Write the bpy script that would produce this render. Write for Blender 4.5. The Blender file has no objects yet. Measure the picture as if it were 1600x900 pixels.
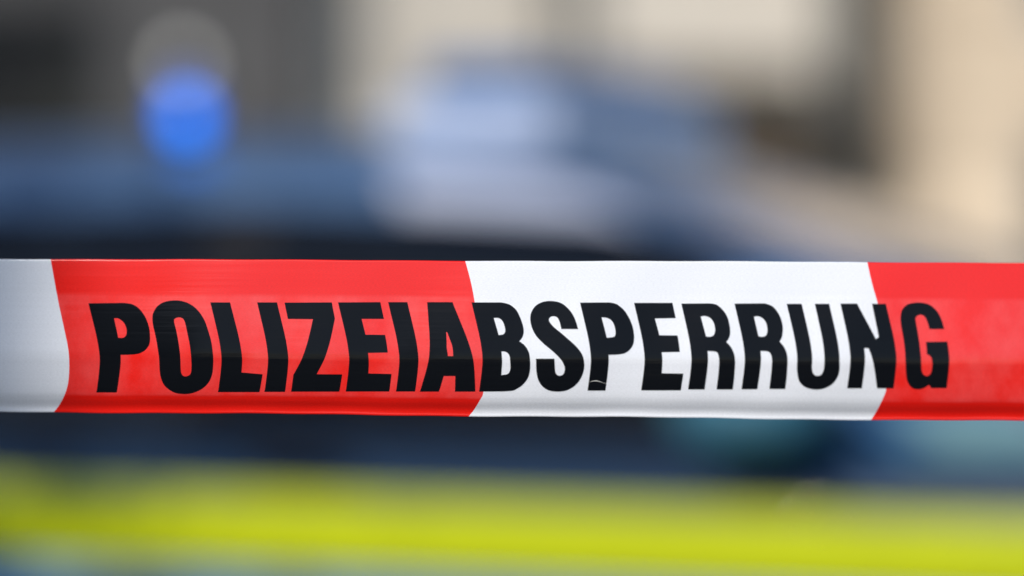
import bpy, bmesh, math, random
from mathutils import Vector, Matrix
R = math.radians
rnd = random.Random(7)

# ------------------------------------------------------------------ scene, camera, light
scn = bpy.context.scene
COL = scn.collection
CAM_Z = 1.24
FOC = 2.0                                   # metres to the tape
K = (36.0 / 135.0) / 1600.0                 # tangent of one photo pixel
cam_d = bpy.data.cameras.new('camera')
cam_d.lens = 135.0; cam_d.sensor_width = 36.0
cam_d.clip_start = 0.05; cam_d.clip_end = 2000
cam_d.dof.use_dof = True
cam_d.dof.focus_distance = FOC
cam_d.dof.aperture_fstop = 2.3
cam_d.dof.aperture_ratio = 1.0
cam = bpy.data.objects.new('camera', cam_d); COL.objects.link(cam)
cam.location = (0, 0, CAM_Z); cam.rotation_euler = (R(90), 0, 0)
scn.camera = cam

SUN_ELEV, SUN_AZ = 38.0, 215.0              # azimuth measured clockwise from +Y: behind the camera, to the left
world = bpy.data.worlds.new('World'); scn.world = world
world.use_nodes = True
wn = world.node_tree
bg = wn.nodes['Background']; bg.inputs['Strength'].default_value = 0.135
sky = wn.nodes.new('ShaderNodeTexSky'); sky.sky_type = 'NISHITA'
sky.sun_disc = False
sky.sun_elevation = R(SUN_ELEV); sky.sun_rotation = R(SUN_AZ)
sky.air_density = 1.0; sky.dust_density = .6; sky.ozone_density = 1.5
wn.links.new(sky.outputs[0], bg.inputs[0])
sun_d = bpy.data.lights.new('sun', 'SUN'); sun_d.energy = 3.2; sun_d.angle = R(0.6)
sun_d.color = (1.0, 0.95, 0.88)
sun = bpy.data.objects.new('sun', sun_d); COL.objects.link(sun)
el, az = R(SUN_ELEV), R(SUN_AZ)
sdir = Vector((math.sin(az) * math.cos(el), math.cos(az) * math.cos(el), math.sin(el)))
sun.rotation_euler = sdir.to_track_quat('Z', 'Y').to_euler()
sun.location = (0, -5, 20)
scn.view_settings.view_transform = 'Standard'
scn.view_settings.look = 'None'
scn.view_settings.gamma = 1.0
scn.view_settings.use_curve_mapping = False
scn.view_settings.exposure = 0.12
scn.cycles.use_denoising = True
scn.cycles.max_bounces = 8
scn.cycles.sample_clamp_indirect = 6.0
scn.cycles.transparent_max_bounces = 8

# ------------------------------------------------------------------ helpers
def tag(o, label=None, cat=None, group=None, kind=None):
    if label: o['label'] = label
    if cat: o['category'] = cat
    if group: o['group'] = group
    if kind: o['kind'] = kind
    return o

def empty(name, loc=(0, 0, 0), rz=0.0, label=None, cat=None, group=None):
    o = bpy.data.objects.new(name, None); COL.objects.link(o)
    o.location = loc; o.rotation_euler = (0, 0, rz); o.empty_display_size = 0.2
    return tag(o, label, cat, group)

def link(name, me, mats, parent=None, smooth=False):
    o = bpy.data.objects.new(name, me); COL.objects.link(o)
    for m in (mats if isinstance(mats, (list, tuple)) else [mats]):
        me.materials.append(m)
    if smooth:
        for p in me.polygons: p.use_smooth = True
    if parent: o.parent = parent
    return o

def from_bm(name, bm, mats, parent=None, smooth=False, bevel=0.0):
    me = bpy.data.meshes.new(name)
    bm.normal_update(); bm.to_mesh(me); bm.free()
    o = link(name, me, mats, parent, smooth)
    if bevel:
        md = o.modifiers.new('bevel', 'BEVEL'); md.width = bevel; md.segments = 2; md.limit_method = 'ANGLE'
    return o

def box(bm, x0, x1, y0, y1, z0, z1, mi=0):
    v = [bm.verts.new(p) for p in ((x0,y0,z0),(x1,y0,z0),(x1,y1,z0),(x0,y1,z0),(x0,y0,z1),(x1,y0,z1),(x1,y1,z1),(x0,y1,z1))]
    for idx in ((3,2,1,0),(4,5,6,7),(0,1,5,4),(1,2,6,5),(2,3,7,6),(3,0,4,7)):
        f = bm.faces.new([v[i] for i in idx]); f.material_index = mi
    return bm

def boxes(*bs):
    bm = bmesh.new()
    for b in bs: box(bm, *b)
    return bm

def lathe(bm, prof, seg=32, mat=Matrix.Identity(4)):
    """prof: (r, z) list revolved round Z"""
    rings = []
    for r, z in prof:
        if r < 1e-6:
            rings.append([bm.verts.new(mat @ Vector((0, 0, z)))])
        else:
            rings.append([bm.verts.new(mat @ Vector((r*math.cos(2*math.pi*k/seg), r*math.sin(2*math.pi*k/seg), z))) for k in range(seg)])
    for a, b in zip(rings, rings[1:]):
        for k in range(seg):
            q = (k+1) % seg
            if len(a) == 1 and len(b) == 1: continue
            if len(a) == 1: bm.faces.new((a[0], b[q], b[k])) if False else bm.faces.new((a[0], b[k], b[q]))
            elif len(b) == 1: bm.faces.new((a[k], b[0], a[q])) if False else bm.faces.new((a[q], b[0], a[k]))
            else: bm.faces.new((a[k], a[q], b[q], b[k]))
    bmesh.ops.recalc_face_normals(bm, faces=bm.faces[:])
    return bm

def grid_mesh(name, G, mats, parent=None, smooth=True, solid=0.0):
    me = bpy.data.meshes.new(name)
    n, m = len(G), len(G[0])
    vs = [tuple(p) for row in G for p in row]
    fs = [(i*m+j, (i+1)*m+j, (i+1)*m+j+1, i*m+j+1) for i in range(n-1) for j in range(m-1)]
    me.from_pydata(vs, [], fs); me.update()
    o = link(name, me, mats, parent, smooth)
    if solid:
        md = o.modifiers.new('thick', 'SOLIDIFY'); md.thickness = solid; md.offset = -1
    return o

# ------------------------------------------------------------------ materials
def mat(name, col, rough=0.5, metal=0.0, spec=0.5, coat=0.0, var=0.0, scale=4.0, bump=0.0, bscale=40.0, emis=None, estr=0.0, trans=0.0, ior=1.45):
    m = bpy.data.materials.new(name); m.use_nodes = True
    nt = m.node_tree; b = nt.nodes['Principled BSDF']
    b.inputs['Base Color'].default_value = (*col, 1)
    b.inputs['Roughness'].default_value = rough
    b.inputs['Metallic'].default_value = metal
    b.inputs['Specular IOR Level'].default_value = spec
    b.inputs['Coat Weight'].default_value = coat
    b.inputs['Coat Roughness'].default_value = 0.04
    b.inputs['Transmission Weight'].default_value = trans
    b.inputs['IOR'].default_value = ior
    if emis:
        b.inputs['Emission Color'].default_value = (*emis, 1)
        b.inputs['Emission Strength'].default_value = estr
    tc = nt.nodes.new('ShaderNodeTexCoord')
    if var > 0:
        n = nt.nodes.new('ShaderNodeTexNoise'); n.inputs['Scale'].default_value = scale; n.inputs['Detail'].default_value = 6
        r = nt.nodes.new('ShaderNodeMapRange')
        r.inputs[1].default_value = 0.3; r.inputs[2].default_value = 0.7
        r.inputs[3].default_value = 1 - var; r.inputs[4].default_value = 1 + var
        h = nt.nodes.new('ShaderNodeHueSaturation'); h.inputs['Color'].default_value = (*col, 1)
        nt.links.new(tc.outputs['Object'], n.inputs['Vector'])
        nt.links.new(n.outputs['Fac'], r.inputs[0]); nt.links.new(r.outputs[0], h.inputs['Value'])
        nt.links.new(h.outputs[0], b.inputs['Base Color'])
    if bump > 0:
        n2 = nt.nodes.new('ShaderNodeTexNoise'); n2.inputs['Scale'].default_value = bscale; n2.inputs['Detail'].default_value = 4
        bp = nt.nodes.new('ShaderNodeBump'); bp.inputs['Strength'].default_value = bump; bp.inputs['Distance'].default_value = 0.01
        nt.links.new(tc.outputs['Object'], n2.inputs['Vector'])
        nt.links.new(n2.outputs['Fac'], bp.inputs['Height']); nt.links.new(bp.outputs[0], b.inputs['Normal'])
    return m

def stone_mat(name, col, mortar, bw=0.6, bh=0.3, var=0.12):
    m = mat(name, col, rough=0.85, spec=0.2)
    nt = m.node_tree; b = nt.nodes['Principled BSDF']
    tc = nt.nodes.new('ShaderNodeTexCoord')
    sx = nt.nodes.new('ShaderNodeSeparateXYZ'); cx = nt.nodes.new('ShaderNodeCombineXYZ')
    nt.links.new(tc.outputs['Object'], sx.inputs[0])
    ad = nt.nodes.new('ShaderNodeMath'); ad.operation = 'ADD'
    nt.links.new(sx.outputs['X'], ad.inputs[0]); nt.links.new(sx.outputs['Y'], ad.inputs[1])
    nt.links.new(ad.outputs[0], cx.inputs['X']); nt.links.new(sx.outputs['Z'], cx.inputs['Y'])
    br = nt.nodes.new('ShaderNodeTexBrick')
    br.inputs['Scale'].default_value = 1.0
    br.inputs['Brick Width'].default_value = bw; br.inputs['Row Height'].default_value = bh
    br.inputs['Mortar Size'].default_value = 0.008
    c = Vector(col)
    br.inputs['Color1'].default_value = (*(c*(1+var)), 1); br.inputs['Color2'].default_value = (*(c*(1-var)), 1)
    br.inputs['Mortar'].default_value = (*mortar, 1)
    nt.links.new(cx.outputs[0], br.inputs['Vector'])
    n = nt.nodes.new('ShaderNodeTexNoise'); n.inputs['Scale'].default_value = 1.3; n.inputs['Detail'].default_value = 8
    nt.links.new(tc.outputs['Object'], n.inputs['Vector'])
    mr = nt.nodes.new('ShaderNodeMapRange'); mr.inputs[1].default_value = .3; mr.inputs[2].default_value = .7
    mr.inputs[3].default_value = .8; mr.inputs[4].default_value = 1.12
    nt.links.new(n.outputs['Fac'], mr.inputs[0])
    h = nt.nodes.new('ShaderNodeHueSaturation')
    nt.links.new(br.outputs['Color'], h.inputs['Color']); nt.links.new(mr.outputs[0], h.inputs['Value'])
    nt.links.new(h.outputs[0], b.inputs['Base Color'])
    return m

M = {}
M['asphalt'] = mat('asphalt', (.05, .05, .052), rough=.85, var=.3, scale=3, bump=.5, bscale=160)
M['paving'] = stone_mat('paving', (.24, .23, .21), (.08, .08, .075), .4, .4)
M['kerb'] = mat('kerb_granite', (.3, .29, .28), rough=.8, var=.2, scale=30)
M['lime'] = stone_mat('pale_limestone', (.66, .60, .51), (.30, .26, .22), 1.0, .45, .12)
M['tan_wood'] = mat('tan_wood', (.62, .42, .25), rough=.6, var=.15, scale=6)
M['sand'] = stone_mat('warm_sandstone', (.78, .62, .44), (.30, .22, .15), .8, .35, .16)
M['grey_plaster'] = mat('grey_plaster', (.085, .082, .080), rough=.9, var=.2, scale=1.5, bump=.2)
M['dark_frame'] = mat('dark_frame', (.05, .052, .055), rough=.45, var=.1)
M['slate_trim'] = mat('slate_trim', (.055, .06, .057), rough=.7, var=.2, scale=5)
M['winglass'] = mat('window_glass', (.015, .016, .018), rough=.06, spec=.25)
M['awning'] = mat('brown_canvas', (.04, .033, .024), rough=.9, var=.15, scale=8)
M['white_paint'] = mat('white_paint', (.75, .73, .68), rough=.5, var=.05)
M['blue_paint'] = mat('blue_car_paint', (.001, .020, .055), rough=.42, metal=.0, spec=.25, coat=.3, var=.05, scale=60)
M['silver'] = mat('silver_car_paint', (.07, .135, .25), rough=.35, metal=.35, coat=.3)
M['navy_matt'] = mat('navy_pillar_film', (.012, .07, .17), rough=.6, spec=.15)
M['pale_teal'] = mat('pale_teal_reflection', (.07, .19, .22), rough=.5, spec=.3)  # teal reflection painted on the lower A-pillar faces, no glass there
M['blue_band'] = mat('mid_blue_band', (.015, .14, .42), rough=.4, spec=.3)
M['housing'] = mat('pale_glow_housing', (.44, .52, .70), rough=.35, var=.04)  # pale bluish tone stands in for the bright highlight on the roof
M['neon'] = mat('fluorescent_yellow', (.45, .50, .002), rough=.4, spec=.2, var=.06, scale=12)
M['rubber'] = mat('black_rubber', (.015, .015, .016), rough=.75, var=.2, scale=30)
M['black_plastic'] = mat('black_plastic', (.005, .005, .008), rough=.5, spec=.2, var=.1, scale=20)
M['car_glass'] = mat('tinted_car_glass', (.004, .006, .010), rough=.03, spec=.28)
M['teal'] = mat('teal_reflection_tint', (.04, .15, .22), rough=.5, spec=.3)  # teal reflections put into the colour of mirrors and cowl
M['screen_glass'] = mat('heat_reflecting_windscreen', (.46, .47, .56), rough=.05, metal=.75, coat=.5)
M['alloy'] = mat('alloy_metal', (.55, .56, .58), rough=.25, metal=1.0)
M['lamp_white'] = mat('clear_lamp_glass', (.8, .82, .85), rough=.08, metal=.6)
M['lamp_red'] = mat('red_lamp_glass', (.45, .01, .01), rough=.12, coat=1)
M['lamp_orange'] = mat('orange_lamp_glass', (.7, .2, .01), rough=.15, coat=1)
M['blue_dome'] = mat('blue_lamp_plastic', (.01, .08, .42), rough=.12, spec=.6, coat=1.0)
M['blue_lit'] = mat('lit_blue_flasher', (.002, .10, .6), rough=.5, spec=.1, emis=(.0, .15, .74), estr=3.2)
M['bar_blue'] = mat('light_bar_blue', (.008, .09, .26), rough=.35, coat=.3)
M['bar_grey'] = mat('light_bar_grey', (.2, .21, .23), rough=.3)
M['lantern_glass'] = mat('frosted_lantern_glass', (.7, .7, .65), rough=.3, emis=(.95, .93, .88), estr=1.0)
M['plate'] = mat('number_plate_white', (.75, .75, .75), rough=.4)

def tape_mat(name, red):
    m = bpy.data.materials.new(name); m.use_nodes = True
    nt = m.node_tree; b = nt.nodes['Principled BSDF']; out = nt.nodes['Material Output']
    uv = nt.nodes.new('ShaderNodeUVMap'); uv.uv_map = 'UVMap'
    sp = nt.nodes.new('ShaderNodeSeparateXYZ'); nt.links.new(uv.outputs[0], sp.inputs[0])
    base = (.93, .010, .004) if red else (.90, .905, .93)
    pale = (.95, .065, .06) if red else (.89, .895, .92)
    # faded printing band behind the lettering
    a = nt.nodes.new('ShaderNodeMapRange'); a.interpolation_type = 'SMOOTHSTEP'
    a.inputs[1].default_value = .212; a.inputs[2].default_value = .25
    nt.links.new(sp.outputs['Y'], a.inputs[0])
    c = nt.nodes.new('ShaderNodeMapRange'); c.interpolation_type = 'SMOOTHSTEP'
    c.inputs[1].default_value = .875; c.inputs[2].default_value = .895; c.inputs[3].default_value = 1; c.inputs[4].default_value = 0
    nt.links.new(sp.outputs['Y'], c.inputs[0])
    mu = nt.nodes.new('ShaderNodeMath'); mu.operation = 'MULTIPLY'
    nt.links.new(a.outputs[0], mu.inputs[0]); nt.links.new(c.outputs[0], mu.inputs[1])
    mp = nt.nodes.new('ShaderNodeMapping'); mp.inputs['Scale'].default_value = (13, 2.2, 1)
    nt.links.new(uv.outputs[0], mp.inputs[0])
    n = nt.nodes.new('ShaderNodeTexNoise'); n.inputs['Scale'].default_value = 1.0; n.inputs['Detail'].default_value = 5; n.inputs['Roughness'].default_value = .6
    nt.links.new(mp.outputs[0], n.inputs['Vector'])
    nr = nt.nodes.new('ShaderNodeMapRange'); nr.inputs[1].default_value = .35; nr.inputs[2].default_value = .65
    nr.inputs[3].default_value = .1; nr.inputs[4].default_value = 1.0
    nt.links.new(n.outputs['Fac'], nr.inputs[0])
    m2 = nt.nodes.new('ShaderNodeMath'); m2.operation = 'MULTIPLY'
    nt.links.new(mu.outputs[0], m2.inputs[0]); nt.links.new(nr.outputs[0], m2.inputs[1])
    mx = nt.nodes.new('ShaderNodeMix'); mx.data_type = 'RGBA'
    mx.inputs['A'].default_value = (*base, 1); mx.inputs['B'].default_value = (*pale, 1)
    nt.links.new(m2.outputs[0], mx.inputs['Factor'])
    # fine speckle of dust in the film
    sk = nt.nodes.new('ShaderNodeTexNoise'); sk.inputs['Scale'].default_value = 260; sk.inputs['Detail'].default_value = 2
    nt.links.new(uv.outputs[0], sk.inputs['Vector'])
    sr = nt.nodes.new('ShaderNodeMapRange'); sr.inputs[1].default_value = .3; sr.inputs[2].default_value = .75
    sr.inputs[3].default_value = .92; sr.inputs[4].default_value = 1.07
    nt.links.new(sk.outputs['Fac'], sr.inputs[0])
    h = nt.nodes.new('ShaderNodeHueSaturation'); nt.links.new(mx.outputs['Result'], h.inputs['Color']); nt.links.new(sr.outputs[0], h.inputs['Value'])
    nt.links.new(h.outputs[0], b.inputs['Base Color'])
    b.inputs['Roughness'].default_value = .22
    b.inputs['Specular IOR Level'].default_value = .55
    mp2 = nt.nodes.new('ShaderNodeMapping'); mp2.inputs['Scale'].default_value = (2.5, 26, 1)
    nt.links.new(uv.outputs[0], mp2.inputs[0])
    n2 = nt.nodes.new('ShaderNodeTexNoise'); n2.inputs['Scale'].default_value = 1; n2.inputs['Detail'].default_value = 5
    nt.links.new(mp2.outputs[0], n2.inputs['Vector'])
    bp = nt.nodes.new('ShaderNodeBump'); bp.inputs['Strength'].default_value = .2; bp.inputs['Distance'].default_value = .0006
    nt.links.new(n2.outputs['Fac'], bp.inputs['Height']); nt.links.new(bp.outputs[0], b.inputs['Normal'])
    tr = nt.nodes.new('ShaderNodeBsdfTranslucent'); nt.links.new(h.outputs[0], tr.inputs['Color'])
    ms = nt.nodes.new('ShaderNodeMixShader'); ms.inputs[0].default_value = .15
    nt.links.new(b.outputs[0], ms.inputs[1]); nt.links.new(tr.outputs[0], ms.inputs[2])
    nt.links.new(ms.outputs[0], out.inputs['Surface'])
    return m

def ink_mat():
    m = mat('black_printing_ink', (.004, .005, .007), rough=.16, spec=.15)
    nt = m.node_tree; b = nt.nodes['Principled BSDF']
    uv = nt.nodes.new('ShaderNodeUVMap'); uv.uv_map = 'UVMap'
    mp2 = nt.nodes.new('ShaderNodeMapping'); mp2.inputs['Scale'].default_value = (2.5, 26, 1)
    nt.links.new(uv.outputs[0], mp2.inputs[0])
    n2 = nt.nodes.new('ShaderNodeTexNoise'); n2.inputs['Scale'].default_value = 1; n2.inputs['Detail'].default_value = 5
    nt.links.new(mp2.outputs[0], n2.inputs['Vector'])
    bp = nt.nodes.new('ShaderNodeBump'); bp.inputs['Strength'].default_value = .2; bp.inputs['Distance'].default_value = .0006
    nt.links.new(n2.outputs['Fac'], bp.inputs['Height']); nt.links.new(bp.outputs[0], b.inputs['Normal'])
    return m

M['tape_red'] = tape_mat('red_tape_film', True)
M['tape_white'] = tape_mat('white_tape_film', False)
M['ink'] = ink_mat()

# ------------------------------------------------------------------ ground
def sheet(name, x0, x1, y0, y1, z, m):
    bm = bmesh.new(); bm.faces.new([bm.verts.new(p) for p in ((x0,y0,z),(x1,y0,z),(x1,y1,z),(x0,y1,z))])
    return tag(from_bm(name, bm, m), kind='structure')
sheet('ground', -600, 600, -600, 600, 0.0, M['asphalt'])
sheet('road', -60, 60, -14, 14.4, 0.004, M['asphalt'])
tag(from_bm('pavement', boxes((-60, 60, 14.6, 60, -.2, .12)), M['paving']), kind='structure')
tag(from_bm('kerb', boxes((-60, 60, 14.45, 14.597, -.2, .125)), M['kerb'], bevel=.015), kind='structure')

# ------------------------------------------------------------------ buildings behind
WY = 24.0
def window(parent, x0, x1, z0, z1, y, nm=2, name='window', fm=None, glass=None):
    fm = fm or M['white_paint']
    t = .08
    bs = [(x0, x1, y-.05, y+.10, z0, z0+t), (x0, x1, y-.05, y+.10, z1-t, z1),
          (x0, x0+t, y-.05, y+.10, z0+t, z1-t), (x1-t, x1, y-.05, y+.10, z0+t, z1-t)]
    for k in range(1, nm):
        xm = x0 + (x1-x0)*k/nm
        bs.append((xm-.03, xm+.03, y-.03, y+.08, z0+t, z1-t))
    f = from_bm(name, boxes(*bs), fm, parent)
    from_bm('pane', boxes((x0+t-.01, x1-t+.01, y+.03, y+.045, z0+t-.01, z1-t+.01)), glass or M['winglass'], f)
    return f

def facade(parent, x0, x1, z0, z1, y, depth, openings, m, th=.35, name='wall'):
    """front wall with real openings, plus side walls and flat roof slab"""
    xs = sorted({x0, x1, *[o[0] for o in openings], *[o[1] for o in openings]})
    zs = sorted({z0, z1, *[o[2] for o in openings], *[o[3] for o in openings]})
    bm = bmesh.new()
    for a, b in zip(xs, xs[1:]):
        run = None
        for c, d in zip(zs, zs[1:]):
            mx, mz = (a+b)/2, (c+d)/2
            hole = any(o[0] < mx < o[1] and o[2] < mz < o[3] for o in openings)
            if hole:
                if run is not None: box(bm, a, b, y, y+th, run, c); run = None
            elif run is None: run = c
        if run is not None: box(bm, a, b, y, y+th, run, z1)
    box(bm, x0, x0+th, y+th, y+depth, z0, z1); box(bm, x1-th, x1, y+th, y+depth, z0, z1)
    box(bm, x0+th, x1-th, y+depth-th, y+depth, z0, z1)
    return from_bm(name, bm, m, parent)

# pale limestone building in the middle and right
b1 = empty('stone_building', (3, WY, .12), label='pale beige stone building filling the blurred background at centre', cat='building')
ox, oy, oz = 3, WY, .12
def L(*b): return (b[0]-ox, b[1]-ox, b[2]-oy, b[3]-oy, b[4]-oz, b[5]-oz)
ops = [(.50, 1.12, .9, 2.12), (1.25, 2.05-.14, .12, 2.08)]
ups = []
for k in range(3):
    ups.append((-1.0+1.9*k, 0.1+1.9*k, 4.3, 6.3))
    ups.append((-1.0+1.9*k, 0.1+1.9*k, 7.6, 9.4))
X0, X1 = -1.2, 5.0
facade(b1, X0-ox, X1-ox, 0, 11.0, 0, 10, [(a-ox, b-ox, c-oz, d-oz) for a, b, c, d in ops+ups], M['lime'])
a, b, c, d = ops[0]; window(b1, a-ox, b-ox, c-oz, d-oz, .14, 2, fm=M['dark_frame'])
a, b, c, d = ops[1]; dr = from_bm('door', boxes((a-ox+.003, b-ox-.003, .05, .12, 0, d-oz-.003)), M['tan_wood'], b1)
from_bm('handle', boxes((a-ox+.06, a-ox+.09, .01, .048, .9, 1.15)), M['alloy'], dr)
for a, b, c, d in ups: window(b1, a-ox, b-ox, c-oz, d-oz, .14, 2)
from_bm('roof', boxes(L(X0-.3, X1+.3, WY-.4, WY+10.3, 11.12, 11.4)), M['slate_trim'], b1)
from_bm('plinth', boxes(L(X0, X1, WY-.06, WY-.002, .12, .75)), M['slate_trim'], b1)
from_bm('cornice', boxes(L(X0, X1, WY-.18, WY-.002, 3.5, 3.75)), M['white_paint'], b1)

# awning over the shop window
aw = empty('awning', (1.2, WY, 1.98), label='dark brown canvas awning above the shop window of the stone building', cat='awning')
bm = bmesh.new()
x0, x1 = -.72, .68
v = [bm.verts.new(p) for p in ((x0,-.003,.62),(x1,-.003,.62),(x1,-.5,.22),(x0,-.5,.22),(x0,-.003,.58),(x1,-.003,.58),(x1,-.49,.18),(x0,-.49,.18))]
for i in ((3,2,1,0),(4,5,6,7),(0,1,5,4),(1,2,6,5),(2,3,7,6),(3,0,4,7)): bm.faces.new([v[j] for j in i])
bmesh.ops.recalc_face_normals(bm, faces=bm.faces[:])
from_bm('canvas', bm, M['awning'], aw)
from_bm('valance', boxes((x0, x1, -.515, -.495, .03, .215)), M['awning'], aw)
for sx in (x0+.04, x1-.06):
    bm = bmesh.new(); 
    v0, v1 = Vector((sx, -.005, .1)), Vector((sx, -.96, .17))
    box(bm, sx, sx+.02, -.47, -.005, .135, .16)
    from_bm('arm', bm, M['alloy'], aw)

# slate pilaster with wall lantern
pil = tag(from_bm('pilaster', boxes((-.17, .17, -.20, 0, 0, 3.35), (-.26, .26, -.26, 0, 3.35, 3.49), (-.26, .26, -.26, 0, -.0, .3)), M['slate_trim'], bevel=.01),
          'dark slate pilaster between the pale and the tan stone fronts', 'pilaster')
pil.location = (2.14, WY-.003, .12)
ln = empty('wall_lantern', (2.14, WY-.21, 2.35), label='small dark wall lantern fixed to the slate pilaster', cat='lantern')
bm = bmesh.new(); box(bm, -.04, .04, -.02, 0, -.12, .12); box(bm, -.015, .015, -.2, -.02, .08, .11)
from_bm('bracket', bm, M['dark_frame'], ln)
bm = bmesh.new(); lathe(bm, [(0,-.2),(.09,-.18),(.12,.02),(.0,.02)], 6, Matrix.Translation((0,-.2,0))); from_bm('glass', bm, M['winglass'], ln)
bm = bmesh.new(); lathe(bm, [(.14,.024),(.15,.03),(.04,.12),(0,.14)], 6, Matrix.Translation((0,-.2,0))); from_bm('cap', bm, M['dark_frame'], ln)

dp = tag(from_bm('drainpipe', lathe(lathe(lathe(bmesh.new(), [(0,0),(.055,0),(.055,10.6),(0,10.6)], 16), [(.056,1.4),(.07,1.4),(.07,1.46),(.056,1.46)], 16), [(.056,3.2),(.07,3.2),(.07,3.26),(.056,3.26)], 16), M['slate_trim'], smooth=False),
         'thin dark drainpipe running down the pale stone wall left of the awning', 'drainpipe')
dp.location = (.30, WY-.262, .12)

# warm sandstone building on the right, one step forward
b2 = empty('sandstone_building', (5.6, WY-1.2, .12), label='warm tan sandstone building at the right edge, sunlit', cat='building')
facade(b2, -3.1, 5.0, 0, 10.0, 0, 8, [(-2.5, -1.3, .9, 2.05), (-2.5, -1.3, 2.66, 3.6), (.2, 1.4, 1.0, 2.9), (.2, 1.4, 4.4, 6.4), (-2.2, -1.0, 4.4, 6.4)], M['sand'])
for a, b, c, d in [(-2.5, -1.3, .9, 2.05), (-2.5, -1.3, 2.66, 3.6), (.2, 1.4, 1.0, 2.9), (.2, 1.4, 4.4, 6.4), (-2.2, -1.0, 4.4, 6.4)]: window(b2, a, b, c, d, .14)
from_bm('roof', boxes((-3.4, 5.3, -.4, 8.3, 10.002, 10.3)), M['slate_trim'], b2)
from_bm('plinth', boxes((-3.1, 5.0, -.06, -.002, 0, .6)), M['slate_trim'], b2)

# grey building on the left, with dark shop window
b3 = empty('grey_building', (-4.97, 23.5, .12), label='dark grey rendered building with a wide unlit shop window at left', cat='building')
facade(b3, -5.5, 3.72, 0, 10.0, 0, 9, [(-1.0, 2.55, .5, 2.9), (-2.2, -1.4, 0, 2.4), (-4.5, -2.5, .5, 2.9), (-1, .2, 4.4, 6.2), (1.4, 2.6, 4.4, 6.2)], M['grey_plaster'])
window(b3, -1.0, 2.55, .5, 2.9, .1, 3, name='shop_window', fm=M['dark_frame'])
window(b3, -4.5, -2.5, .5, 2.9, .1, 2, name='shop_window', fm=M['dark_frame'])
window(b3, -1, .2, 4.4, 6.2, .1); window(b3, 1.4, 2.6, 4.4, 6.2, .1)
dr = from_bm('door', boxes((-2.197, -1.403, .12, .18, 0, 2.397)), M['dark_frame'], b3)
from_bm('handle', boxes((-1.52, -1.49, .06, .118, .9, 1.2)), M['alloy'], dr)
from_bm('roof', boxes((-5.8, 4.0, -.4, 9.3, 10.002, 10.3)), M['slate_trim'], b3)

gl = empty('wall_lamp', (-2.0, 23.49, 2.48), label='round frosted glass wall lamp beside the grey building door', cat='wall lamp')
bm = bmesh.new(); lathe(bm, [(0,-.06),(.035,-.05),(.055,-.02),(.06,0),(.055,.02),(.035,.05),(0,.06)], 24, Matrix.Translation((0,-.16,.12)))
from_bm('globe', bm, M['lantern_glass'], gl, smooth=True)
from_bm('bracket', boxes((-.04, .04, -.02, 0, -.08, .08), (-.012, .012, -.17, -.02, -.02, .01)), M['dark_frame'], gl)

# across the street, behind the photographer (unseen, added only to darken reflections)
b4 = empty('reflection_house', (-6, -22, .0), label='unseen dark brick house across the street, added to darken reflections in the car', cat='building')
M['brick'] = stone_mat('dark_brick', (.07, .05, .04), (.12, .11, .10), .24, .08)
o4 = [(x, x+1.2, z, z+1.6) for x in range(-22, 50, 3) for z in (1.2, 4.4, 7.6)]
facade(b4, -24, 52, 0, 11, -.35, 9, o4, M['brick'])
for a, b, c, d in o4: window(b4, a, b, c, d, -.14)
from_bm('roof', boxes((-24.3, 52.3, -.6, 9.3, 11.002, 11.3)), M['slate_trim'], b4)
b4.rotation_euler = (0, 0, math.pi); b4.location = (-38, -22, 0)

# unseen lamp post added to shade the left end of the tape
M['post'] = mat('green_post_paint', (.04, .06, .05), rough=.4, var=.1)
sl = empty('shade_post', (-3.749, -2.91, .004), label='dark green lamp post added out of view to shade the left end of the tape', cat='street lamp')
bm = bmesh.new(); lathe(bm, [(0,0),(.13,0),(.13,.5),(.075,.62),(.055,3.0),(.042,6.6),(0,6.6)], 24); from_bm('post', bm, M['post'], sl)
bm = bmesh.new(); lathe(bm, [(0,6.6),(.08,6.605),(.22,7.0),(.24,7.05),(.05,7.25),(0,7.27)], 24); from_bm('lantern', bm, M['winglass'], sl)

# unseen tree added to shade the rear of the car
M['bark'] = mat('bark', (.09, .07, .05), rough=.95, var=.3, scale=12, bump=.8, bscale=25)
M['leaf'] = mat('leaf', (.05, .085, .02), rough=.6, var=.4, scale=2)
tr = empty('shade_tree', (-6.2, 2.1, 0), label='young leafy tree added out of view to shade the rear of the car', cat='tree')
bm = bmesh.new()
def limb(bm, a, b, r0, r1, seg=10):
    a, b = Vector(a), Vector(b); q = (b-a).to_track_quat('Z', 'Y').to_matrix().to_4x4()
    lathe(bm, [(0, 0), (r0, 0), ((r0+r1)/2*1.03, (b-a).length/2), (r1, (b-a).length), (0, (b-a).length)], seg, Matrix.Translation(a) @ q)
limb(bm, (0,0,0), (.05,.05,4.2), .14, .09)
tips = []
for k in range(9):
    an = k*2.4; h = 2.9+.12*k; e = (1.1*math.cos(an), 1.1*math.sin(an), h+1.6+.1*k)
    limb(bm, (.05,.05,h*.95), e, .06, .02); tips.append(e)
from_bm('trunk', bm, M['bark'], tr)
bm = bmesh.new()
for k in range(17000):
    c = Vector((rnd.gauss(0, .9), rnd.gauss(0, .9), 5.3+rnd.gauss(0, .8)))
    if (c-Vector((0, 0, 5.3))).length > 2.6: continue
    n = Vector((rnd.gauss(0,1), rnd.gauss(0,1), rnd.gauss(.6,1))).normalized()
    t = n.orthogonal().normalized()*.06; b_ = n.cross(t).normalized()*.04
    bm.faces.new([bm.verts.new(c+p) for p in (-t, -b_, t, b_)])
from_bm('crown', bm, M['leaf'], tr)

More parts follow.
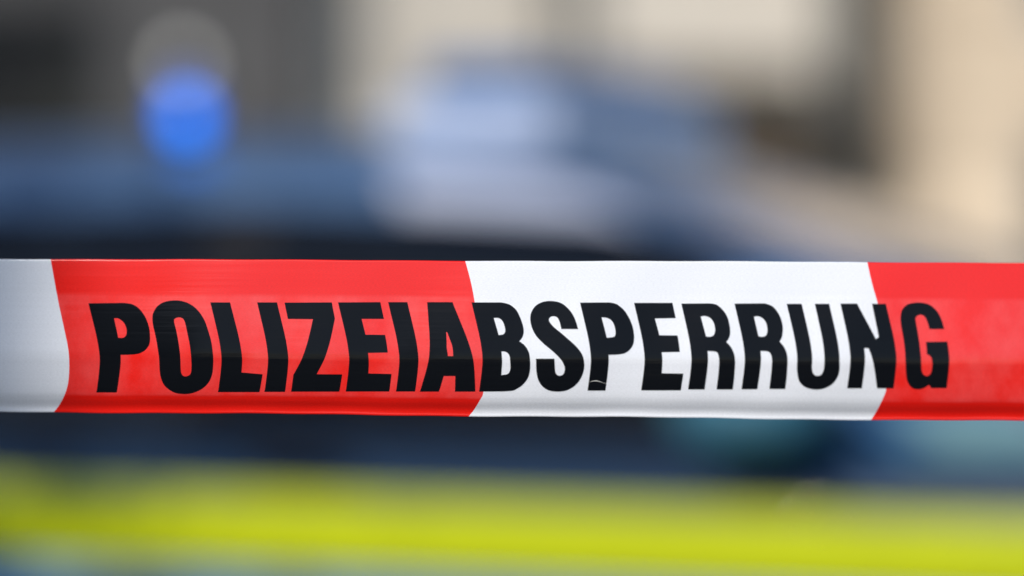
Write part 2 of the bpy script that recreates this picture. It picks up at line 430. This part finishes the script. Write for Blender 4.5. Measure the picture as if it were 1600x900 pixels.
# ------------------------------------------------------------------ police car
CAR_YAW = R(-25)
car = empty('police_car', (0.0, 7.5, 0.004), CAR_YAW,
            'dark blue police car with fluorescent yellow side stripe parked behind the tape', 'car')

def interp(tab, x):
    if x <= tab[0][0]: return tab[0][1]
    for (a, va), (b, vb) in zip(tab, tab[1:]):
        if x <= b:
            t = (x-a)/(b-a); t2 = t*t*(3-2*t)*.5 + t*.5
            return va + (vb-va)*t2
    return tab[-1][1]
HW = [(-2.38,.66),(-2.3,.78),(-2.1,.85),(-1.5,.895),(0,.905),(1.2,.90),(1.7,.87),(2.05,.80),(2.25,.68),(2.36,.50)]
ZT = [(-2.38,.80),(-2.30,.93),(-2.1,.965),(1.42,.965),(1.52,.955),(1.9,.89),(2.1,.83),(2.28,.72),(2.36,.62)]
GZ = [(.20,.86),(.26,.93),(.45,.975),(.62,1.0),(.80,.992),(.88,.975),(.93,.945),(.965,.895)]
ZREL = [0, .08, .3, .5, .68, .80, .88, .94, .98, 1.0]
def side_y(x, z):
    """half width of the lower body at station x, height z"""
    top = interp(ZT, x)
    zz = .20 + (z-.20)*(.965-.20)/(top-.20)
    return interp(HW, x) * interp(GZ, zz)

bm = bmesh.new()
xs = [-2.38,-2.35,-2.3,-2.2,-2.1,-1.9,-1.7,-1.5,-1.2,-.9,-.6,-.3,0,.3,.6,.9,1.2,1.4,1.6,1.8,1.95,2.05,2.15,2.22,2.28,2.33,2.36]
rings = []
for x in xs:
    top = interp(ZT, x); zl = .20 + (.06 if abs(x) > 2.25 else 0)
    pts = []
    for r in ZREL:
        z = zl + (top-zl)*r
        pts.append((-side_y(x, z), z))
    w = pts[-1][0]
    deck = [(w*f, top + .045*(1-f*f)) for f in (.85,.6,.3,0)]
    half = pts + deck
    full = half + [(-y, z) for y, z in reversed(half[:-1])]
    rings.append([bm.verts.new((x, y, z)) for y, z in full])
for a, b in zip(rings, rings[1:]):
    n = len(a)
    for k in range(n): bm.faces.new((a[k], a[(k+1) % n], b[(k+1) % n], b[k]))
bm.faces.new(rings[0]); bm.faces.new(list(reversed(rings[-1])))
bmesh.ops.recalc_face_normals(bm, faces=bm.faces[:])
body = from_bm('body', bm, M['blue_paint'], car, smooth=True)
# wheel arches cut with a boolean, then baked
WX = (-1.38, 1.36); WR = .325
cut_bm = bmesh.new()
for wx in WX:
    for s in (-1, 1):
        mt = Matrix.Translation((wx, s*.78, .325)) @ Matrix.Rotation(R(90), 4, 'X')
        bmesh.ops.create_cone(cut_bm, cap_ends=True, segments=40, radius1=.385, radius2=.385, depth=.5, matrix=mt)
cutter = from_bm('arch_cutter', cut_bm, M['rubber'])
cutter.parent = car
md = body.modifiers.new('arches', 'BOOLEAN'); md.operation = 'DIFFERENCE'; md.object = cutter; md.solver = 'EXACT'
bpy.context.view_layer.update()
dg = bpy.context.evaluated_depsgraph_get()
new_me = bpy.data.meshes.new_from_object(body.evaluated_get(dg))
body.modifiers.clear(); body.data = new_me
bpy.data.objects.remove(cutter, do_unlink=True)
for p in body.data.polygons: p.use_smooth = True
if hasattr(body.data, 'set_sharp_from_angle'): body.data.set_sharp_from_angle(angle=R(35))

# greenhouse surface: lower line (belt) to upper line (roof edge)
BELT = [(-2.22,.80),(-2.05,.815),(-1.30,.82),(-1.22,.82),(-.28,.82),(-.16,.82),(1.12,.81),(1.45,.78)]
EDGE = [(-1.98,.60,1.40),(-1.80,.61,1.425),(-1.20,.62,1.45),(-1.12,.62,1.452),(-.28,.625,1.455),(-.16,.625,1.455),(.36,.60,1.42),(.60,.58,1.365)]
def gh(i, f, s):
    i0 = min(int(i), len(BELT)-2); t = i-i0
    xb = BELT[i0][0]*(1-t)+BELT[i0+1][0]*t; yb = BELT[i0][1]*(1-t)+BELT[i0+1][1]*t
    xe, ye, ze = [EDGE[i0][k]*(1-t)+EDGE[i0+1][k]*t for k in range(3)]
    x = xb*(1-f)+xe*f; y = yb*(1-f)+ye*f + .035*math.sin(math.pi*f); z = .955*(1-f)+ze*f + .012*math.sin(math.pi*f)
    return Vector((x, s*y, z))
PANES = [(1, 2), (3, 4), (5, 6)]
def patch(i0, i1, f0, f1, s, ni=6, nf=6, push=0.0):
    G = []
    for a in range(ni+1):
        row = []
        for b in range(nf+1):
            p = gh(i0+(i1-i0)*a/ni, f0+(f1-f0)*b/nf, s)
            p.y += s*push; row.append(p)
        G.append(row)
    if s > 0: G = G[::-1]
    return G
NS = len(BELT)-1
for s in (-1, 1):
    # frame pieces of this side: pillars and rails, joined in one mesh
    bm = bmesh.new()
    for k in range(NS):
        isp = (k, k+1) in PANES
        for (f0, f1) in ([(0,.07)] if isp else [(0,.07),(.07,.86)]):
            G = patch(k, k+1, f0, f1, s, 4, 6)
            V = [[bm.verts.new(p) for p in row] for row in G]
            for a in range(len(V)-1):
                for b in range(len(V[0])-1):
                    bm.faces.new((V[a][b], V[a+1][b], V[a+1][b+1], V[a][b+1]))
    bmesh.ops.remove_doubles(bm, verts=bm.verts[:], dist=.0004)
    bmesh.ops.recalc_face_normals(bm, faces=bm.faces[:])
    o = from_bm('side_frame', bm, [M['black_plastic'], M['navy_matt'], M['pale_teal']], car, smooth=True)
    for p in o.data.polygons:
        if p.center.x > .75: p.material_index = 2 if (p.center.x > 1.12 and p.center.z < 1.06) else 1  # front pillar navy, its foot painted with a teal reflection
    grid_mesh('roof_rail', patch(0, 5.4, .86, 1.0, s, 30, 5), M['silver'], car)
    grid_mesh('roof_rail', patch(5.4, 6.35, .87, 1.0, s, 20, 5, .006), mat('rail_glow_tint', (.46,.49,.60), rough=.35), car)  # paler rail section, roof glow painted into its colour
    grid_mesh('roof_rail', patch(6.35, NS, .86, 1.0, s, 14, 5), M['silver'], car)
    for a, b in PANES:
        grid_mesh('side_window', patch(a, b, .07, .86, s, 8, 8, -.004), M['car_glass'], car)
# roof
def roof_pt(i, g):
    p = gh(i, 1.0, -1); y = p.y*(1-2*g)        # g 0..1 across
    q = abs(y/p.y)
    zc = p.z + .085*(1-q**3.0)*(1-.65*max(0, i-5)/2) 
    xo = p.x + (.07*(1-q*q) if i > NS-1.0 else 0)*(i-(NS-1)) - (.04*(1-q*q) if i < 1 else 0)*(1-i)
    return Vector((xo, y, zc))
G = [[roof_pt(NS*a/42, b/28) for b in range(29)] for a in range(43)]
grid_mesh('roof', G[::-1], M['silver'], car)
# windscreen and rear screen with curved base lines
def screen(i, f, g, base_x, base_bulge):
    t = roof_pt(i, g)
    e = gh(i, 0, -1); y = e.y*(1-2*g); q = abs(y/e.y)
    b = Vector((e.x + base_bulge*(1-q*q), y, .96+.045*(1-q*q)))
    p = t.lerp(b, f)
    p.z += .03*math.sin(math.pi*f)*(1-.3*q)
    side = gh(i, 1-f, -1)
    yy = abs(side.y)*(1-2*g); p.y = math.copysign(abs(yy), y) if abs(y) > 1e-6 else 0
    if q > .999: p = Vector((side.x, math.copysign(abs(side.y), y), side.z))
    return p
G = [[screen(NS, .84+.16*a/4, b/24, 0, .20) for b in range(25)] for a in range(5)]
grid_mesh('cowl', G[::-1], M['teal'], car)
G = [[screen(NS, .835*a/14, b/24, 0, .20) for b in range(25)] for a in range(15)]
grid_mesh('windscreen', G[::-1], M['screen_glass'], car)
G = [[screen(0, a/14, b/24, 0, -.10) for b in range(25)] for a in range(15)]
grid_mesh('rear_window', G, M['car_glass'], car)

# panels lying on the body side
def side_patch(name, x0, x1, z0, z1, s, push, m, parent, slant=0.0, tilt=0.0, nx=24, nz=8):
    G = []
    for a in range(nx+1):
        row = []
        for b in range(nz+1):
            z = z0+(z1-z0)*b/nz
            x = x0+(x1-x0)*a/nx + slant*(b/nz-.5)
            z -= tilt*x
            row.append((x, s*(side_y(x, z)+push), z))
        G.append(row)
    if s > 0: G = G[::-1]
    return grid_mesh(name, G, m, parent, solid=.004)
for s in (-1, 1):
    for nm, x0, x1 in (('rear_door', -1.02, -.24), ('front_door', -.20, 1.0)):
        d = side_patch(nm, x0, x1, .30, .945, s, .006, M['blue_paint'], car)
        hx = x0+.10
        y = s*(side_y(hx+.1, .91)+.008)
        bm = bmesh.new(); box(bm, hx, hx+.2, min(y, y+s*.028), max(y, y+s*.028), .908, .932)
        from_bm('handle', bm, M['black_plastic'], d, bevel=.008)
    side_patch('yellow_stripe', -2.05, 1.98, .738, .874, s, .013, M['neon'], car, tilt=.007, nx=60)
    side_patch('blue_stripe', -2.0, 1.92, .655, .735, s, .0125, M['blue_band'], car, tilt=.007, nx=60)
    side_patch('sill', -.95, .93, .21, .28, s, .012, M['black_plastic'], car)
    # mirror
    bm = bmesh.new()
    bmesh.ops.create_uvsphere(bm, u_segments=20, v_segments=12, radius=1)
    for vv in bm.verts:
        vv.co = Vector((vv.co.x*.135 + .86, s*(.925 + vv.co.y*.10), vv.co.z*.08 + 1.035))
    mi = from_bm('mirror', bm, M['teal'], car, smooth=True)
    from_bm('mirror_arm', boxes((.83, .89, min(s*.80, s*.88), max(s*.80, s*.88), .985, 1.015)), M['black_plastic'], mi)
    # lamps
    bm = bmesh.new(); bmesh.ops.create_uvsphere(bm, u_segments=20, v_segments=12, radius=1)
    for vv in bm.verts: vv.co = Vector((vv.co.x*.16+2.10, s*(vv.co.y*.13+.60), vv.co.z*.075+.70))
    from_bm('headlight', bm, M['lamp_white'], car, smooth=True)
    bm = bmesh.new(); bmesh.ops.create_uvsphere(bm, u_segments=20, v_segments=12, radius=1)
    for vv in bm.verts: vv.co = Vector((vv.co.x*.07-2.28, s*(vv.co.y*.12+.68), vv.co.z*.12+.80))
    from_bm('tail_light', bm, M['lamp_red'], car, smooth=True)
# grille, bumper strips, plates
from_bm('grille', boxes((2.335, 2.385, -.40, .40, .42, .60)), M['black_plastic'], car, bevel=.01)
from_bm('front_bumper', boxes((2.28, 2.40, -.55, .55, .26, .38)), M['black_plastic'], car, bevel=.02)
from_bm('rear_bumper', boxes((-2.44, -2.36, -.7, .7, .32, .48)), M['black_plastic'], car, bevel=.02)
from_bm('number_plate', boxes((2.402, 2.41, -.26, .26, .28, .37)), M['plate'], car)
from_bm('number_plate', boxes((-2.405, -2.385, -.26, .26, .6, .71)), M['plate'], car)
# wheels
for wx in WX:
    for s in (-1, 1):
        w = empty('wheel', (wx, s*.79, .325)); w.parent = car
        mt = Matrix.Rotation(R(90*s), 4, 'X')
        bm = bmesh.new(); lathe(bm, [(.205,-.10),(.27,-.11),(.315,-.095),(.325,-.05),(.325,.05),(.315,.095),(.27,.11),(.205,.10),(.205,-.10)], 40, mt)
        from_bm('tyre', bm, M['rubber'], w, smooth=True)
        bm = bmesh.new(); lathe(bm, [(.21,-.09),(.21,.09),(.195,.095),(.19,.05),(.19,-.09),(.21,-.09)], 40, mt)
        for k in range(5):
            a = k*2*math.pi/5
            b2m = bmesh.new(); box(b2m, .03, .195, -.022, .022, .035, .06)
            b2m.transform(mt @ Matrix.Rotation(a, 4, 'Z'))
            me = bpy.data.meshes.new('tmp'); b2m.to_mesh(me); b2m.free(); bm.from_mesh(me); bpy.data.meshes.remove(me)
        lathe(bm, [(0,.07),(.05,.065),(.055,.03),(0,.03)], 20, mt)
        from_bm('rim', bm, M['alloy'], w)
# interior
for x in (.05, -.85):
    for s in (-1, 1):
        bm = bmesh.new()
        box(bm, x-.05, x+.42, s*.38-.24, s*.38+.24, .42, .56); box(bm, x-.16, x-.05, s*.38-.23, s*.38+.23, .50, 1.08)
        box(bm, x-.15, x-.07, s*.38-.12, s*.38+.12, 1.10, 1.26)
        from_bm('seat', bm, M['black_plastic'], car, bevel=.03)

# roof equipment
lb = empty('light_bar', (.11, 0, 1.515)); lb.parent = car
from_bm('bar_base', boxes((-.17, .17, -.42, .42, -.03, .072)), M['housing'], lb, bevel=.02)
for y0, y1, m in ((-.395, -.10, 'bar_blue'), (-.09, .09, 'bar_blue'), (.10, .395, 'bar_blue')):
    from_bm('lens', boxes((-.12, .12, y0, y1, .074, .145)), M[m], lb, bevel=.03)
fl = empty('flashing_light', (-.517, -.37, 1.508)); fl.parent = car
bm = bmesh.new(); lathe(bm, [(0,0),(.06,0),(.06,.025),(.045,.035),(0,.035)], 32); from_bm('foot', bm, M['black_plastic'], fl, smooth=False)
bm = bmesh.new(); lathe(bm, [(.048,.036),(.048,.085),(.040,.115),(.022,.13),(0,.134)], 32); dm = from_bm('dome', bm, M['blue_dome'], fl, smooth=True)
bm = bmesh.new(); lathe(bm, [(0,-.034),(.018,-.029),(.029,-.014),(.033,0),(.029,.014),(.018,.029),(0,.034)], 24, Matrix.Translation((.030,-.05,.054))); from_bm('lit_flasher', bm, M['blue_lit'], fl, smooth=True)

# ------------------------------------------------------------------ barrier tape
S_TAB = [(403,-13),(440,-6),(472.5,0),(496.7,5.7),(524.2,12.1),(542.5,15.4),(560.8,17.2),(579.2,16.1),(597.5,13.9),(612.2,11.7),(640,4)]
def lin(tab, x):
    if x <= tab[0][0]: return tab[0][1]
    for (a, va), (b, vb) in zip(tab, tab[1:]):
        if x <= b: return va+(vb-va)*(x-a)/(b-a)
    return tab[-1][1]
def catmull(tab, x):
    """smooth interpolation through the table"""
    n = len(tab)
    if x <= tab[0][0]: return tab[0][1]
    if x >= tab[-1][0]: return tab[-1][1]
    for i in range(n-1):
        if x <= tab[i+1][0]:
            x0, y0 = tab[i]; x1, y1 = tab[i+1]
            h = x1-x0
            m0 = (tab[i+1][1]-tab[i-1][1])/(tab[i+1][0]-tab[i-1][0]) if i > 0 else (y1-y0)/h
            m1 = (tab[i+2][1]-tab[i][1])/(tab[i+2][0]-tab[i][0]) if i+2 < n else (y1-y0)/h
            t = (x-x0)/h
            return (2*t**3-3*t*t+1)*y0+(t**3-2*t*t+t)*h*m0+(-2*t**3+3*t*t)*y1+(t**3-t*t)*h*m1
def Sh(v): return catmull(S_TAB, v)
def y_top(u): return 404.3 + 6.2*u/1600.0 + .5*math.sin(u*.0087+1.3) + .25*math.sin(u*.037)
def y_bot(u): return 643.0 + 15.0*u/1600.0 + (.8*math.sin(u*.011)+.35*math.sin(u*.043+.6))
def w_of(u, v): return (v-y_top(u))/(y_bot(u)-y_top(u))
# bulge of the tape towards the viewer in mm, from the top edge (0) to the bottom edge (1)
PROF = [(-.02,-.3),(0,0),(.12,1.6),(.23,3.0),(.40,5.6),(.55,7.7),(.60,8.25),(.64,8.4),(.68,8.2),(.78,7.5),(.87,6.4),(.91,5.2),(.955,3.2),(.98,2.7),(1.0,2.9),(1.02,3.2)]
def depth(u, v):
    w = w_of(u, v)
    b = catmull(PROF, w)*.001
    d = FOC - .045*(u-620)/1000.0 - b
    env = math.sin(math.pi*min(max(w,0),1))
    d += .0006*math.sin(u*.0123+1)*env + .0004*math.sin(u*.031+w*3)*env + .0012*math.sin(u*.0041+.6)*(w-.4)
    if u < 420:      # the tape turns slightly towards the left end
        t = (420-u)/420.0
        d += .010*min(t, 3.0)**2*(.35+.65*w)
    return d
def P(u, v, off=0.0):
    d = depth(u, v) - off
    return Vector(((u-800)*K*d, d, CAM_Z-(v-450)*K*d))

B1 = [(0,79),(.275,91),(.45,100),(.56,105.5),(.65,108),(.79,107),(.875,102),(.95,93),(1,84)]
B2 = [(0,727),(.14,736),(.27,742),(.45,749.5),(.64,756),(.85,755),(.90,749),(.96,740),(1,732)]
B3 = [(0,1355),(.14,1363),(.27,1372),(.45,1381),(.64,1387),(.80,1385),(.86,1380),(.94,1370),(1,1361)]
P0 = [(w, u-1270) for w, u in B2]; P1 = [(w, u+1275) for w, u in B2]; P2 = [(w, u+1275) for w, u in B3]
M1 = [(w, u-1270) for w, u in B1]
bounds = [M1, P0, B1, B2, B3, P1, P2]
reds = [True, False, True, False, True, False]
tape = empty('barrier_tape', P(800, 530), label='red and white police barrier tape with black lettering stretched across the foreground', cat='barrier tape')
origin = tape.location.copy()
NW = 96
ws = [k/NW for k in range(NW+1)]
me_v, me_f, me_m, me_uv = [], [], [], []
cols = []
for bi in range(len(bounds)-1):
    a, b = bounds[bi], bounds[bi+1]
    n = 70
    for k in range(n + (1 if bi == len(bounds)-2 else 0)):
        cols.append((bi, a, b, k/n))
for bi, a, b, t in cols:
    for w in ws:
        u = catmull(a, w)*(1-t)+catmull(b, w)*t
        v = y_top(u)+(y_bot(u)-y_top(u))*w
        me_v.append(P(u, v)-origin); me_uv.append((u/1000.0, w))
m_ = len(ws)
for c in range(len(cols)-1):
    for j in range(m_-1):
        me_f.append((c*m_+j, c*m_+j+1, (c+1)*m_+j+1, (c+1)*m_+j))
        me_m.append(0 if reds[cols[c][0]] else 1)
me = bpy.data.meshes.new('film'); me.from_pydata([tuple(p) for p in me_v], [], me_f); me.update()
uvl = me.uv_layers.new(name='UVMap')
for lp in me.loops: uvl.data[lp.index].uv = me_uv[lp.vertex_index]
film = link('film', me, [M['tape_red'], M['tape_white']], tape, smooth=True)
for p, mi in zip(me.polygons, me_m): p.material_index = mi
md = film.modifiers.new('thick', 'SOLIDIFY'); md.thickness = .0002; md.offset = -1

# lettering: outlines in their own tiles (origin, then corner points; 's' runs are smooth curves)
Z_ = 220/1200.0
def run(txt):
    """'c x y' corner, 's x y' smooth"""
    out = []
    for tok in txt.split():
        f, x, y = tok[0], *tok[1:].split(','); out.append((f, float(x), float(y)))
    return out
G_ = []
def glyph(ox, *cs): G_.append((ox, [run(c) for c in cs]))
glyph(130, 'c45,76 c345,72 s420,85 s480,125 s530,195 s558,270 s568,340 s566,410 s545,455 s505,490 s440,510 c318,515 c284,835 c112,835',
      'c262,203 s300,205 s345,240 s368,290 s368,340 s345,368 c298,370')
glyph(130, 's590,190 s603,145 s635,98 s690,65 s760,52 s840,56 s920,88 s985,145 s1035,225 s1065,310 s1090,400 s1104,500 s1107,600 s1098,680 s1068,750 s1010,805 s930,840 s850,848 s770,833 s700,785 s665,720 s652,650 s648,560 s635,460 s615,350 s595,260',
      's773,225 s788,202 s820,195 s850,207 s868,240 s890,340 s908,430 s920,540 s922,640 s912,680 s880,698 s850,692 s832,655 s828,560 s815,430 s793,310')
glyph(320, 'c48,68 c215,68 c312,665 c492,681 c464,832 c112,832')
glyph(320, 'c447,68 c615,68 c682,830 c508,830')
glyph(320, 'c680,70 c1082,68 c1108,205 c952,680 c1170,682 c1145,828 c735,828 c755,685 c922,210 c708,208')
glyph(520, 'c45,68 c405,66 c435,208 c245,208 c278,343 c445,345 c468,495 c299,498 c303,674 c500,678 c480,827 c110,827')
glyph(520, 'c472,66 c635,66 c700,827 c538,827')
glyph(520, 'c805,66 c1020,66 c1213,828 c1040,828 c1044,695 c945,695 c903,828 c742,828',
      'c965,320 c975,322 s1000,390 s1020,450 c1025,526 c980,526 c970,450')
glyph(720, 'c92,68 c340,68 s410,84 s470,130 s507,200 s530,270 s536,320 s524,365 c498,400 s545,435 s578,490 s590,560 s590,640 s572,710 s532,765 s480,803 s410,824 c155,828',
      'c280,200 s325,202 s358,232 s375,280 s378,315 s362,340 c322,346', 'c345,485 s385,490 s413,520 s421,580 s421,640 s400,677 c344,688')
glyph(720, 'c1000,295 s975,215 s940,150 s890,97 s840,68 s770,56 s700,64 s640,95 s602,150 s592,210 s605,280 s640,350 s700,415 s760,465 s815,515 s860,565 s885,620 s883,660 s868,685 s840,693 s815,680 s802,640 c797,548 c640,548 s643,640 s657,720 s692,780 s750,818 s830,828 s910,815 s980,770 s1025,710 s1049,640 s1050,570 s1030,505 s985,445 s920,385 s850,325 s790,275 s757,235 s752,208 s775,187 s815,192 s840,228 c857,295')
glyph(900, 'c35,70 c290,68 s350,85 s410,135 s455,205 s485,285 s495,370 s485,430 s455,475 s410,503 s350,513 c277,515 c250,820 c98,820',
      'c217,195 s265,200 s305,225 s328,270 s337,325 s325,360 c262,370')
glyph(900, 'c495,72 c822,72 c850,202 c672,205 c710,348 c865,350 c885,490 c730,493 c730,672 c915,675 c892,818 c555,818')
glyph(1060, 'c25,78 c270,76 s330,90 s385,140 s420,200 s437,270 s441,325 s432,368 c408,406 s445,445 s472,500 s483,570 s480,640 s474,720 c463,810 c325,810 c348,570 s343,525 s322,490 c248,482 c222,810 c82,810',
      'c190,188 s228,184 s272,202 s302,245 s313,300 s303,343 s272,361 c235,358')
glyph(1060, 'c478,78 c735,76 s800,100 s845,150 s875,210 s890,280 s887,335 s880,368 c862,402 s895,440 s920,490 s930,560 s927,640 s921,720 c910,806 c775,806 c798,570 s791,520 s765,487 c700,482 c672,808 c538,808',
      'c643,190 s680,186 s722,207 s750,250 s758,310 s748,348 s718,361 c682,356')
glyph(1220, 'c50,80 c178,80 c264,620 s272,665 s290,688 s312,694 s345,684 s366,640 c370,600 c290,80 c412,80 c500,570 s500,640 s480,710 s430,770 s350,806 s270,808 s200,785 s155,735 s140,660 c138,600')
glyph(1220, 'c508,78 c650,78 c810,380 c835,365 c778,80 c895,80 c960,800 c820,800 c748,458 c710,458 c690,800 c565,800')
glyph(1380, 'c520,295 s500,225 s465,152 s410,97 s350,74 s280,70 s210,85 s165,125 s148,190 s152,260 s168,350 s182,450 s190,560 s195,680 s210,750 s245,795 s300,808 s350,795 c388,770 c410,798 c540,798 c545,402 c365,405 c372,508 s405,530 s418,580 s415,640 s400,680 s370,695 s342,680 s325,630 s320,520 s306,400 s290,300 s275,215 s285,185 s320,172 s355,190 s377,235 c395,295')

def dens(ct, ox):
    pts = []
    for f, x, y in ct:
        px, py = ox + x*Z_, 460 + y*Z_
        pts.append((f, px - Sh(py), py))
    n = len(pts); out = []
    for i in range(n):
        f1, x1, y1 = pts[i]; f2, x2, y2 = pts[(i+1) % n]
        if f1 == 'c' and f2 == 'c':
            L_ = math.hypot(x2-x1, y2-y1); m = max(1, int(L_/3))
            for k in range(m): out.append((x1+(x2-x1)*k/m, y1+(y2-y1)*k/m))
        else:
            f0, x0, y0 = pts[(i-1) % n]; f3, x3, y3 = pts[(i+2) % n]
            if f1 == 'c': x0, y0 = (x1, y1)
            if f2 == 'c': x3, y3 = (x2, y2)
            m = 8
            for k in range(m):
                t = k/m
                c = lambda a, b, c_, d: .5*((2*b)+(-a+c_)*t+(2*a-5*b+4*c_-d)*t*t+(-a+3*b-3*c_+d)*t**3)
                out.append((c(x0, x1, x2, x3), c(y0, y1, y2, y3)))
    return [(x+Sh(y), y) for x, y in out]

bm = bmesh.new()
for ox, cts in G_:
    g = bmesh.new(); edges = []
    for ct in cts:
        vs = [g.verts.new((x, y, 0)) for x, y in dens(ct, ox)]
        for a, b in zip(vs, vs[1:]+vs[:1]): edges.append(g.edges.new((a, b)))
    bmesh.ops.triangle_fill(g, use_beauty=True, use_dissolve=False, edges=edges)
    ys = [v_.co.y for v_ in g.verts]; xs_ = [v_.co.x for v_ in g.verts]
    y = math.floor(min(ys)/3)*3
    while y < max(ys):
        bmesh.ops.bisect_plane(g, geom=g.verts[:]+g.edges[:]+g.faces[:], dist=1e-4, plane_co=(0, y, 0), plane_no=(0, 1, 0)); y += 3
    x = math.floor(min(xs_)/16)*16
    while x < max(xs_):
        bmesh.ops.bisect_plane(g, geom=g.verts[:]+g.edges[:]+g.faces[:], dist=1e-4, plane_co=(x, 0, 0), plane_no=(1, 0, 0)); x += 16
    me = bpy.data.meshes.new('tmp'); g.to_mesh(me); g.free(); bm.from_mesh(me); bpy.data.meshes.remove(me)
uvl = bm.loops.layers.uv.new('UVMap')
bm.faces.ensure_lookup_table()
flat = {v_: (v_.co.x, v_.co.y) for v_ in bm.verts}
for f in bm.faces:
    for lp in f.loops:
        u, v = flat[lp.vert]; lp[uvl].uv = (u/1000.0, w_of(u, v))
for v_ in bm.verts:
    u, v = flat[v_]; v_.co = P(u, v, .00012) - origin
for f in bm.faces:
    f.normal_update()
    if f.normal.y > 0: f.normal_flip()
let = from_bm('printed_lettering', bm, M['ink'], tape, smooth=True)

# small scratch in the ink under the second P
bm = bmesh.new()
sc = [(921,597,.2),(926,595.5,.4),(932,595,.7),(938,596.5,.35),(943,598.5,.2),(948,599.5,.1)]
up = [bm.verts.new(P(u, v-h, .0003)-origin) for u, v, h in sc]; dn = [bm.verts.new(P(u, v+h*.6, .0003)-origin) for u, v, h in sc]
for i in range(len(sc)-1): bm.faces.new((up[i], dn[i], dn[i+1], up[i+1]))
from_bm('scratch', bm, M['white_paint'], tape)
